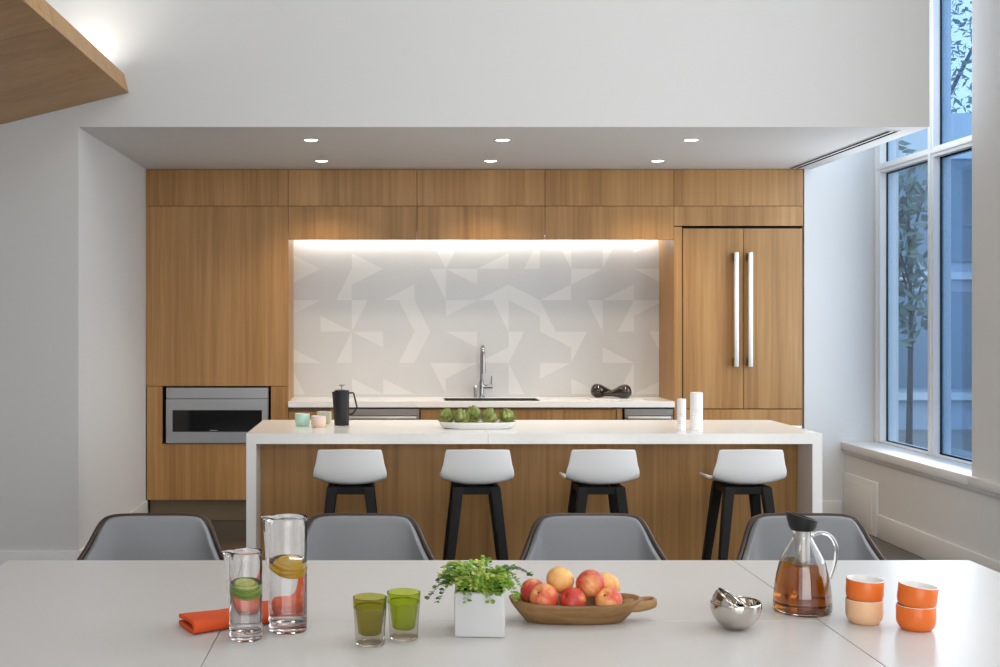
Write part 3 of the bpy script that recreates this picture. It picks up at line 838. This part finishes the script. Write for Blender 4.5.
for i in range(34):
    a = i*2.399+.3; k += 1
    rch = random.uniform(.045, .085); lf = random.uniform(.03, .072)
    frond(a, rch, lf, random.uniform(.0, .035), M[('frond_a', 'frond_a', 'frond_b', 'frond_b', 'frond_a')[i % 5]], 100+i)
for a, rch, lf, dr, mm in ((3.25, .125, .035, .05, 'frond_c'), (3.0, .10, .06, .035, 'frond_c'), (2.9, .09, .05, .01, 'frond_b'), (.1, .12, .065, .02, 'frond_c'), (-.2, .085, .05, .06, 'frond_a'),
                           (3.5, .09, .03, .05, 'frond_c'), (-.5, .08, .045, .05, 'frond_a'), (.3, .10, .055, .045, 'frond_a'), (-1.4, .08, .035, .04, 'frond_a'), (-1.75, .075, .03, .035, 'frond_a')):
    k += 1; frond(a, rch, lf, dr, M[mm], 300+k)

# carved wooden bowl of peaches
wb = thing('wooden_bowl', 'long carved wooden bowl with a pierced handle, full of peaches', 'bowl', (.488, 3.14, ZZ))
def bowl_out(a, hgt):
    # a: angle; returns outline radius point at relative height 0..1
    ca, sa = math.cos(a), math.sin(a)
    rx = (.122 + (.172-.122)*hgt**.8); ry = .045 + (.080-.045)*hgt**.7
    sg = lambda v, p: math.copysign(abs(v)**p, v)
    return Vector((sg(ca, .85)*rx, sg(sa, .85)*ry, .056*hgt))
b = B(); N = 64
rings = []
for hgt in (0, .03, .15, .35, .6, .85, 1.0):
    rings.append([bowl_out(2*PI*i/N, hgt) for i in range(N)])
def rimwave(p):
    q = p.copy(); q.z += .006*(abs(q.x)/.17)**2 if q.z > .05 else 0; return q
rings[-1] = [rimwave(p) for p in rings[-1]]
inner = []
for hgt, k_, zz in ((1.0, .955, .0), (.85, .93, .0), (.5, .88, .002), (.25, .82, .004), (.12, .6, .006)):
    inner.append([Vector((bowl_out(2*PI*i/N, hgt).x*k_, bowl_out(2*PI*i/N, hgt).y*k_*.97, bowl_out(2*PI*i/N, hgt).z + zz)) for i in range(N)])
inner[0] = [rimwave(p) for p in inner[0]]
allr = [[b.verts.new(p) for p in r_] for r_ in rings+inner]
for a_, c_ in zip(allr[:-1], allr[1:]):
    for i in range(N): b.faces.new((a_[i], a_[(i+1) % N], c_[(i+1) % N], c_[i]))
b.faces.new(list(reversed(allr[0]))); b.faces.new(allr[-1])
obj('basin', b, M['bowl'], wb, smooth='all')
# handle: flat tongue with an oval hole
b = B(); n = 28
def ring2(cx, rx, ry, z): return [b.verts.new((cx+rx*math.cos(2*PI*i/n), ry*math.sin(2*PI*i/n), z+.004*math.cos(2*PI*i/n))) for i in range(n)]
def tongue(k_, z):
    out = []
    for i in range(n):
        a = 2*PI*i/n; ca, sa = math.cos(a), math.sin(a)
        x = .168 + .050*math.copysign(abs(ca)**.75, ca)*k_; y = (.033 if ca > 0 else .033+.022*(-ca))*math.copysign(abs(sa)**.8, sa)*k_
        out.append(b.verts.new((x, y, z + (.05 if z > .05 else .14)*(x-.168))))
    return out
o1 = tongue(.96, .028); o2 = tongue(1.0, .058); i2 = ring2(.194, .0070, .0115, .0595); i1 = ring2(.194, .0070, .0115, .032)
for A_, B_ in ((o1, o2), (o2, i2), (i2, i1), (i1, o1)):
    for i in range(n): b.faces.new((A_[i], A_[(i+1) % n], B_[(i+1) % n], B_[i]))
o = obj('handle', b, M['bowl'], wb, smooth='all'); mod(o, 'SUBSURF', levels=1, render_levels=1)

pm = bpy.data.meshes.new('peach')
def peach_mesh():
    b = B(); bmesh.ops.create_uvsphere(b, u_segments=40, v_segments=28, radius=1)
    for v in b.verts:
        a = math.atan2(v.co.y, v.co.x); rr = math.hypot(v.co.x, v.co.y)
        gv = math.exp(-(a/.28)**2)*rr**.5
        k_ = 1 - .07*gv
        v.co.x *= k_*1.02; v.co.y *= k_*1.02; v.co.z *= .97
        if v.co.z > 0: v.co.z -= .26*math.exp(-(rr/.2)**2)
        else: v.co.z -= .05*math.exp(-(rr/.15)**2)
    return b
def peach(label, x, y, z, r, m, rot):
    b = peach_mesh(); bmesh.ops.scale(b, vec=(r, r, r), verts=b.verts)
    o = obj('peach', b, m, smooth='all'); o.location = (x, y, z); o.rotation_euler = rot
    tag(o, label, 'peach', 'peaches in the wooden bowl')
    s = B(); tube(s, [(0, 0, r*.70), (0, 0, r*.78)], [.003, .0025], 8); obj('stem', s, M['stem'], o)
z0 = ZZ+.012
peach('red peach half hidden at the bowl end beside the fern', .385, 3.175, ZZ+.068, .0345, M['peach_r'], (.5, .2, .4))
peach('orange and red peach in the front, at the bowl end beside the fern', .405, 3.112, ZZ+.066, .0368, M['peach_o'], (.9, .1, -.9))
peach('yellow peach sitting on top of the pile', .452, 3.150, ZZ+.105, .0358, M['peach_y'], (.3, -.3, 2.2))
peach('small deep red peach low in the middle of the bowl', .479, 3.106, ZZ+.060, .0338, M['peach_r'], (1.0, .2, -1.2))
peach('red peach sitting on top, in the middle of the bowl', .527, 3.135, ZZ+.098, .0368, M['peach_r'], (.6, .5, -2.4))
peach('pale yellow peach at the back, towards the pierced handle', .578, 3.178, ZZ+.083, .0362, M['peach_y'], (.2, .4, 1.0))
peach('orange peach in the front, towards the pierced handle', .572, 3.108, ZZ+.058, .0355, M['peach_o'], (.8, -.2, -.6))

# nested mirror bowls
def sbowl(label, loc, R, rot):
    b = B(); pr = []
    n_ = 18
    for i in range(n_+1):
        a = .0 + i/n_*1.72
        pr.append((R*math.sin(a)*(1 if a > .28 else 1), R*(1-math.cos(a))))
    pr[0] = (0, pr[0][1])
    zb_ = R*(1-math.cos(.28))
    pr = [(r_, max(z_, zb_)) for r_, z_ in pr]
    inn = [(r_*.97, R - (R-z_)*.97) for r_, z_ in reversed(pr)]; inn[-1] = (0, inn[-1][1])
    lathe(b, [(r_, z_-zb_) for r_, z_ in pr+inn], 56)
    o = obj('silver_bowl', b, M['silver'], smooth='all'); o.location = loc; o.rotation_euler = rot
    tag(o, label, 'bowl', 'nested mirror bowls'); return o
sbowl('mirror-polished silver bowl standing upright on the table', (.886, 3.057, ZZ), .064, (0, 0, 0))
sbowl('mirror-polished silver bowl lying tilted inside the upright one', (.8517, 3.0657, ZZ+.0142), .0595, (.15, .62, 0))

# tea jug
tj = thing('tea_jug', 'glass jug of amber tea with a black slanted stopper', 'jug', (1.121, 3.245, ZZ))
op = [(.070, 0), (.0755, .006), (.0768, .025), (.0745, .055), (.0705, .085), (.064, .115), (.0565, .14), (.044, .165), (.0325, .185), (.0262, .198), (.0255, .208), (.029, .219), (.0335, .2275)]
opb = [(v.x, v.y) for v in bez([(r_, z_, 0) for r_, z_ in op], 4)]
gw = .0026
b = B()
inn = [(max(.001, r_-gw), z_ + (.006 if z_ < .02 else 0)) for r_, z_ in reversed(opb)]
lathe(b, [(0, 0)] + opb + inn + [(0, .0062)], 64); obj('glass_body', b, M['glass'], tj, smooth='all')
b = B(); lv_ = .135
tp = [(r_-gw+.0004, z_+(.006 if z_ < .02 else 0)) for r_, z_ in opb if z_ < lv_]
lathe(b, [(0, .0058)] + tp + [(tp[-1][0]-.0006, lv_), (0, lv_)], 64); obj('tea', b, M['tea'], tj, smooth=True)
b = B(); hp_ = bez([(.028, 0, .205), (.05, 0, .212), (.075, 0, .203), (.091, 0, .175), (.089, 0, .135), (.078, 0, .10), (.0725, 0, .088)], 8)
tube(b, hp_, .0052, 14); obj('handle', b, M['glass'], tj, smooth='all')
b = B()
lathe(b, [(0, .218), (.030, .219), (.0355, .228), (.0395, .245), (.0405, .256), (.036, .257), (.033, .243), (0, .24)], 48)
for v in b.verts:
    if v.co.z > .232: v.co.z += -(v.co.x)*.30*((v.co.z-.232)/.025); v.co.x -= .002
obj('stopper', b, M['black_rubber'], tj, smooth=True)
b = B(); lathe(b, [(.0185, .236), (.019, .118), (.0178, .118), (.0175, .236)], 40, closed=True)
for z_ in [.118+.012*i for i in range(1, 9)]: lathe(b, [(.0190, z_), (.0195, z_+.0006), (.0190, z_+.0012)], 40)
obj('infuser', b, M['steel_light'], tj, smooth=True)

# stacked cups
def cup_bm(R=.0465, h=.062, foot=.036):
    b = B(); s = R/.049
    pr = [(0, .003), (.028*s, .003), (.031*s, 0), (foot*s, 0), (.0405*s, .004), (.0450*s, .010), (.0480*s, .018), (.049*s, .026), (.049*s, h-.001), (.0483*s, h), (.0470*s, h), (.0462*s, h-.002), (.0460*s, .026), (.044*s, .017), (.038*s, .009), (0, .006)]
    mi = [0]*8 + [1]*7
    return lathe(b, pr, 56, mi=mi)
def cup(label, loc, m, rot=(0, 0, 0), group='stacked cups', R=.0465, h=.062, foot=.036):
    o = obj('cup', cup_bm(R, h, foot), [m, M['white_glaze']], smooth=True); o.location = loc; o.rotation_euler = rot
    return tag(o, label, 'cup', group)
cup('apricot cup under an orange cup, beside the tea jug', (1.239, 3.122, ZZ), M['beige'])
cup('orange cup stacked on the apricot cup', (1.239, 3.122, ZZ+.052), M['orange'], (.02, .03, 0))
cup('orange cup at the bottom of the all-orange stack', (1.345, 3.057, ZZ), M['orange'], R=.0475)
cup('tilted orange cup on top of the all-orange stack', (1.344, 3.057, ZZ+.0512), M['orange'], (.02, .115, 0), R=.0475)

# ------------------------------------------------------------------ on the island
IZ = IT+.0003
cup('mint green cup standing on the island', (-.495, 6.94, IZ), M['mint'], group='cups on the island', R=.043, h=.072)
cup('blush pink cup on the island beside the mint one', (-.397, 6.87, IZ), M['blush'], group='cups on the island', R=.043, h=.064)
cup('sage cream cup on the island behind the blush one', (-.378, 7.11, IZ), M['cream'], group='cups on the island', R=.043, h=.070)
fp = thing('coffee_press', 'matte black coffee press with angular handle on the island', 'coffee press', (-.27, 7.0, IZ))
b = B(); lathe(b, [(0, 0), (.041, 0), (.043, .003), (.0435, .10), (.0445, .19), (.0445, .194), (.0425, .194), (.042, .01), (0, .008)], 40)
for v in b.verts:
    a = abs(abs(math.atan2(v.co.y, v.co.x))-PI)
    if v.co.z > .16 and a < .5: v.co.x -= .014*(1-a/.5)*((v.co.z-.16)/.034)
obj('body', b, M['black'], fp, smooth=True)
b = B(); lathe(b, [(0, .194), (.043, .194), (.044, .197), (.042, .203), (.01, .207), (0, .207)], 40); obj('lid', b, M['black'], fp, smooth=True)
b = B(); lathe(b, [(0, .206), (.003, .206), (.003, .225), (.005, .227), (.018, .230), (.019, .2325), (.017, .235), (0, .238)], 24); obj('plunger', b, M['chrome'], fp, smooth=True)
b = B(); tube(b, [(.042, 0, .188), (.066, 0, .188), (.070, 0, .184), (.088, 0, .108), (.088, 0, .100), (.066, 0, .067), (.060, 0, .064), (.042, 0, .064)], .0052, 10); obj('handle', b, M['black'], fp, smooth=True)

pl = thing('platter', 'long white oval platter carrying artichokes on the island', 'platter', (.5085, 6.81, IZ))
b = B(); N = 56
def pring(k_, z): return [b.verts.new((.222*k_*math.copysign(abs(math.cos(2*PI*i/N))**.8, math.cos(2*PI*i/N)), .115*k_*math.copysign(abs(math.sin(2*PI*i/N))**.8, math.sin(2*PI*i/N)), z)) for i in range(N)]
R_ = [pring(.84, 0), pring(.93, .010), pring(1.0, .038), pring(.985, .039), pring(.91, .014), pring(.82, .008)]
for a_, c_ in zip(R_[:-1], R_[1:]):
    for i in range(N): b.faces.new((a_[i], a_[(i+1) % N], c_[(i+1) % N], c_[i]))
b.faces.new(list(reversed(R_[0]))); b.faces.new(R_[-1])
obj('dish', b, M['white_glaze'], pl, smooth=True)
def artichoke_bm():
    b = B(); rd = random.Random(5)
    R0 = .046
    pr = [(0, -.040), (.02, -.038), (.036, -.022), (.0385, 0), (.032, .02), (.018, .036), (0, .042)]
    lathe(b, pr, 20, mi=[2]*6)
    rows = 8
    for r_ in range(rows):
        t = r_/(rows-1); ph = -1.15 + 2.45*t            # latitude
        n_ = max(4, int(12*math.cos(ph*.92)))
        for i in range(n_):
            a = 2*PI*(i+.5*(r_ % 2))/n_ + rd.uniform(-.08, .08)
            d = Vector((math.cos(a), math.sin(a), 0)); sd = Vector((-d.y, d.x, 0))
            c0 = d*R0*.86*math.cos(ph) + Vector((0, 0, .042*math.sin(ph)))
            nr = (d*math.cos(ph) + Vector((0, 0, math.sin(ph)))).normalized()
            up = (Vector((0, 0, 1)) - nr*nr.z); up = up.normalized() if up.length > .05 else d
            s = .0235*rd.uniform(.9, 1.15)
            fl = .62
            pts = [c0-sd*s*.55-up*s*.4+nr*.001, c0-sd*s*.62+up*s*.35+nr*.004, c0+up*s*1.15+nr*s*fl, c0+sd*s*.62+up*s*.35+nr*.004, c0+sd*s*.55-up*s*.4+nr*.001, c0+up*s*.2+nr*.008]
            V = [b.verts.new(p) for p in pts]
            mi_ = 1 if rd.random() < .3 else 0
            for A_, B_ in ((0, 1), (1, 2), (2, 3), (3, 4), (4, 0)):
                f = b.faces.new((V[A_], V[B_], V[5])); f.material_index = mi_
    return b
arts = [(.331, 6.82, .052, .4, 'artichoke at the end of the platter nearest the coffee press'), (.414, 6.765, .052, 1.3, 'pale artichoke second on the platter from the coffee press end'), (.487, 6.86, .062, 2.2, 'darkest artichoke, standing tallest in the middle of the platter'),
        (.572, 6.775, .055, .2, 'pale artichoke in front, just past the middle of the platter'), (.674, 6.80, .052, 3.3, 'artichoke at the end of the platter nearest the white mills')]
amesh = None
for x, y, z, rz, lab in arts:
    if amesh is None:
        o = obj('artichoke', artichoke_bm(), [M['artichoke'], M['artichoke_tip'], M['artichoke_core']]); amesh = o.data
    else:
        o = bpy.data.objects.new('artichoke', amesh); link(o)
    o.location = (x, y, IZ+z+.006); o.rotation_euler = (.2*math.sin(rz*3), .2*math.cos(rz*2), rz)
    o.scale = (.9, .9, .92)
    tag(o, lab, 'artichoke', 'artichokes on the platter')
def mill(label, loc, r_, h):
    t = thing('pepper_mill', label, 'mill', loc, group='white mills on the island')
    b = B(); pr = [(0, 0), (r_-.002, 0), (r_, .003)]
    z = .01
    while z < h*.52: pr += [(r_, z), (r_-.0016, z+.003), (r_, z+.006)]; z += .013
    pr += [(r_, h*.55), (0, h*.55)]
    lathe(b, pr, 36); obj('body', b, M['shell_white'], t, smooth=True)
    b = B(); lathe(b, [(0, h*.551), (r_-.001, h*.551), (r_, h*.556), (r_, h-.004), (r_-.003, h), (0, h)], 36); obj('cap', b, M['shell_white'], t, smooth=True)
mill('shorter, slimmer white ribbed mill on the island', (1.622, 6.63, IZ), .0245, .178)
mill('taller, thicker white ribbed mill on the island', (1.720, 6.69, IZ), .0345, .210)

# ------------------------------------------------------------------ outside the windows
struct('ground', bx(3.9, 60, -20, 60, -.4, -.3), M['ground'])
bd = thing('office_building', 'blue-grey office building with pale parapet across the street', 'building', (13, 20.5, -.3))
b = B(); box(b, 4.2, 26, 20, 28, -.3, 4.2); obj('wall', b, M['facade'], bd, world=True)
b = B(); box(b, 4.1, 26.1, 19.85, 28, 4.2, 4.95); obj('parapet', b, M['facade_pale'], bd, world=True)
for i, x in enumerate([4.6+1.9*k_ for k_ in range(11)]):
    for za_, zb_ in ((.4, 2.0), (2.5, 4.2)):
        obj('window', bx(x, x+1.5, 19.95, 20.05, za_, zb_), M['facade_glass'], bd, world=True)
for za_ in (.2, 2.2): obj('sill_course', bx(4.15, 26, 19.88, 20, za_, za_+.12), M['facade_pale'], bd, world=True)
def tree(label, x, y, h, r_, seed):
    t = thing('street_tree', label, 'tree', (x, y, -.3)); rd = random.Random(seed)
    b = B(); tube(b, [(0, 0, 0), (.05, .05, h*.4), (0, 0, h*.8)], [.16*min(1, r_*.6), .11*min(1, r_*.6), .04*min(1, r_*.6)], 10)
    for i in range(6):
        a = i*1.05; tube(b, [(0, 0, h*(.4+.05*i)), (r_*.4*math.cos(a), r_*.4*math.sin(a), h*(.55+.05*i)), (r_*.75*math.cos(a), r_*.75*math.sin(a), h*(.6+.06*i))], [.06*min(1, r_*.6), .04*min(1, r_*.6), .015*min(1, r_*.6)], 6)
    obj('trunk', b, M['bark'], t, smooth=True)
    b = B()
    for i in range(2600 if r_ > 1 else 420):
        a, ph, q = rd.uniform(0, 2*PI), rd.uniform(-1, 1), rd.random()**.4
        cl = Vector((math.cos(a)*math.sqrt(1-ph*ph), math.sin(a)*math.sqrt(1-ph*ph), ph))*q
        p = Vector((cl.x*r_, cl.y*r_, h*.68+cl.z*h*.36))
        if math.sin(p.x*3.1)*math.sin(p.z*2.7+seed)*math.sin(p.y*2.9) > .16: continue
        s = rd.uniform(.07, .15)
        u_ = Vector((rd.gauss(0, 1), rd.gauss(0, 1), rd.gauss(0, 1))).normalized(); w_ = u_.orthogonal().normalized()
        b.faces.new([b.verts.new(p+u_*s), b.verts.new(p+w_*s*.5), b.verts.new(p-u_*s), b.verts.new(p-w_*s*.5)])
    obj('crown', b, M['leaf'], t)
tree('small street tree in front of the pale office building', 7.38, 17.0, 4.3, .48, 3)
tree('tall tree rising behind the office building, its top in the upper pane', 14.6, 31.5, 11.5, 2.6, 9)
tree('tall tree rising behind the office building, hidden mostly by the soffit', 10.6, 38.5, 10.5, 2.4, 4)

# ------------------------------------------------------------------ light
w = bpy.data.worlds.new('world'); S.world = w; w.use_nodes = True
wn, wl = w.node_tree.nodes, w.node_tree.links
bg = wn['Background']; bg.inputs[0].default_value = (.94, .965, 1.0, 1); bg.inputs[1].default_value = 2.0
# soft area lamps standing in for daylight, added just inside the windows
area('bay_fill', (3.62, 3.9, 2.7), 3.8, 62, (.97, .985, 1), (0, PI/2, 0), 3.8)  # fill lamp added at the unseen bay window
area('behind_fill', (.9, -2.85, 2.0), 3.8, 100, (1, .985, .955), (PI/2, 0, 0), 2.8)  # added fill from behind the camera, brightens surfaces facing it
area('daylight_slot', (3.60, 7.85, 2.4), 3.4, 46, (.87, .94, 1), (0, PI/2, 0), 1.3)
# unseen fill lamps added under the tall room's ceiling
for x, y, p in ((-1.2, 1.0, 24), (1.6, 1.0, 28), (1.2, 4.6, 30)):
    area('ceiling_fill', (x, y, CZ-.05), 1.6, p, (1, .955, .90), (0, 0, 0), 1.2)
# concealed strips
for x0, x1 in ((X1, X2), (X2, X3), (X3, X4)):
    area('under_cabinet_lamp', ((x0+x1)/2, 9.50, ZU+.055), x1-x0-.01, 1.7, (1, .93, .84), (0, 0, 0), .03)
area('cove_lamp', (-1.75, 6.6, 3.02),   .06, 4.2, (1, .95, .88), (PI, 0, 0), .9)
S.view_settings.view_transform = 'Standard'; S.view_settings.look = 'None'; S.view_settings.gamma = 1
S.view_settings.use_curve_mapping = False; S.view_settings.exposure = 0.07
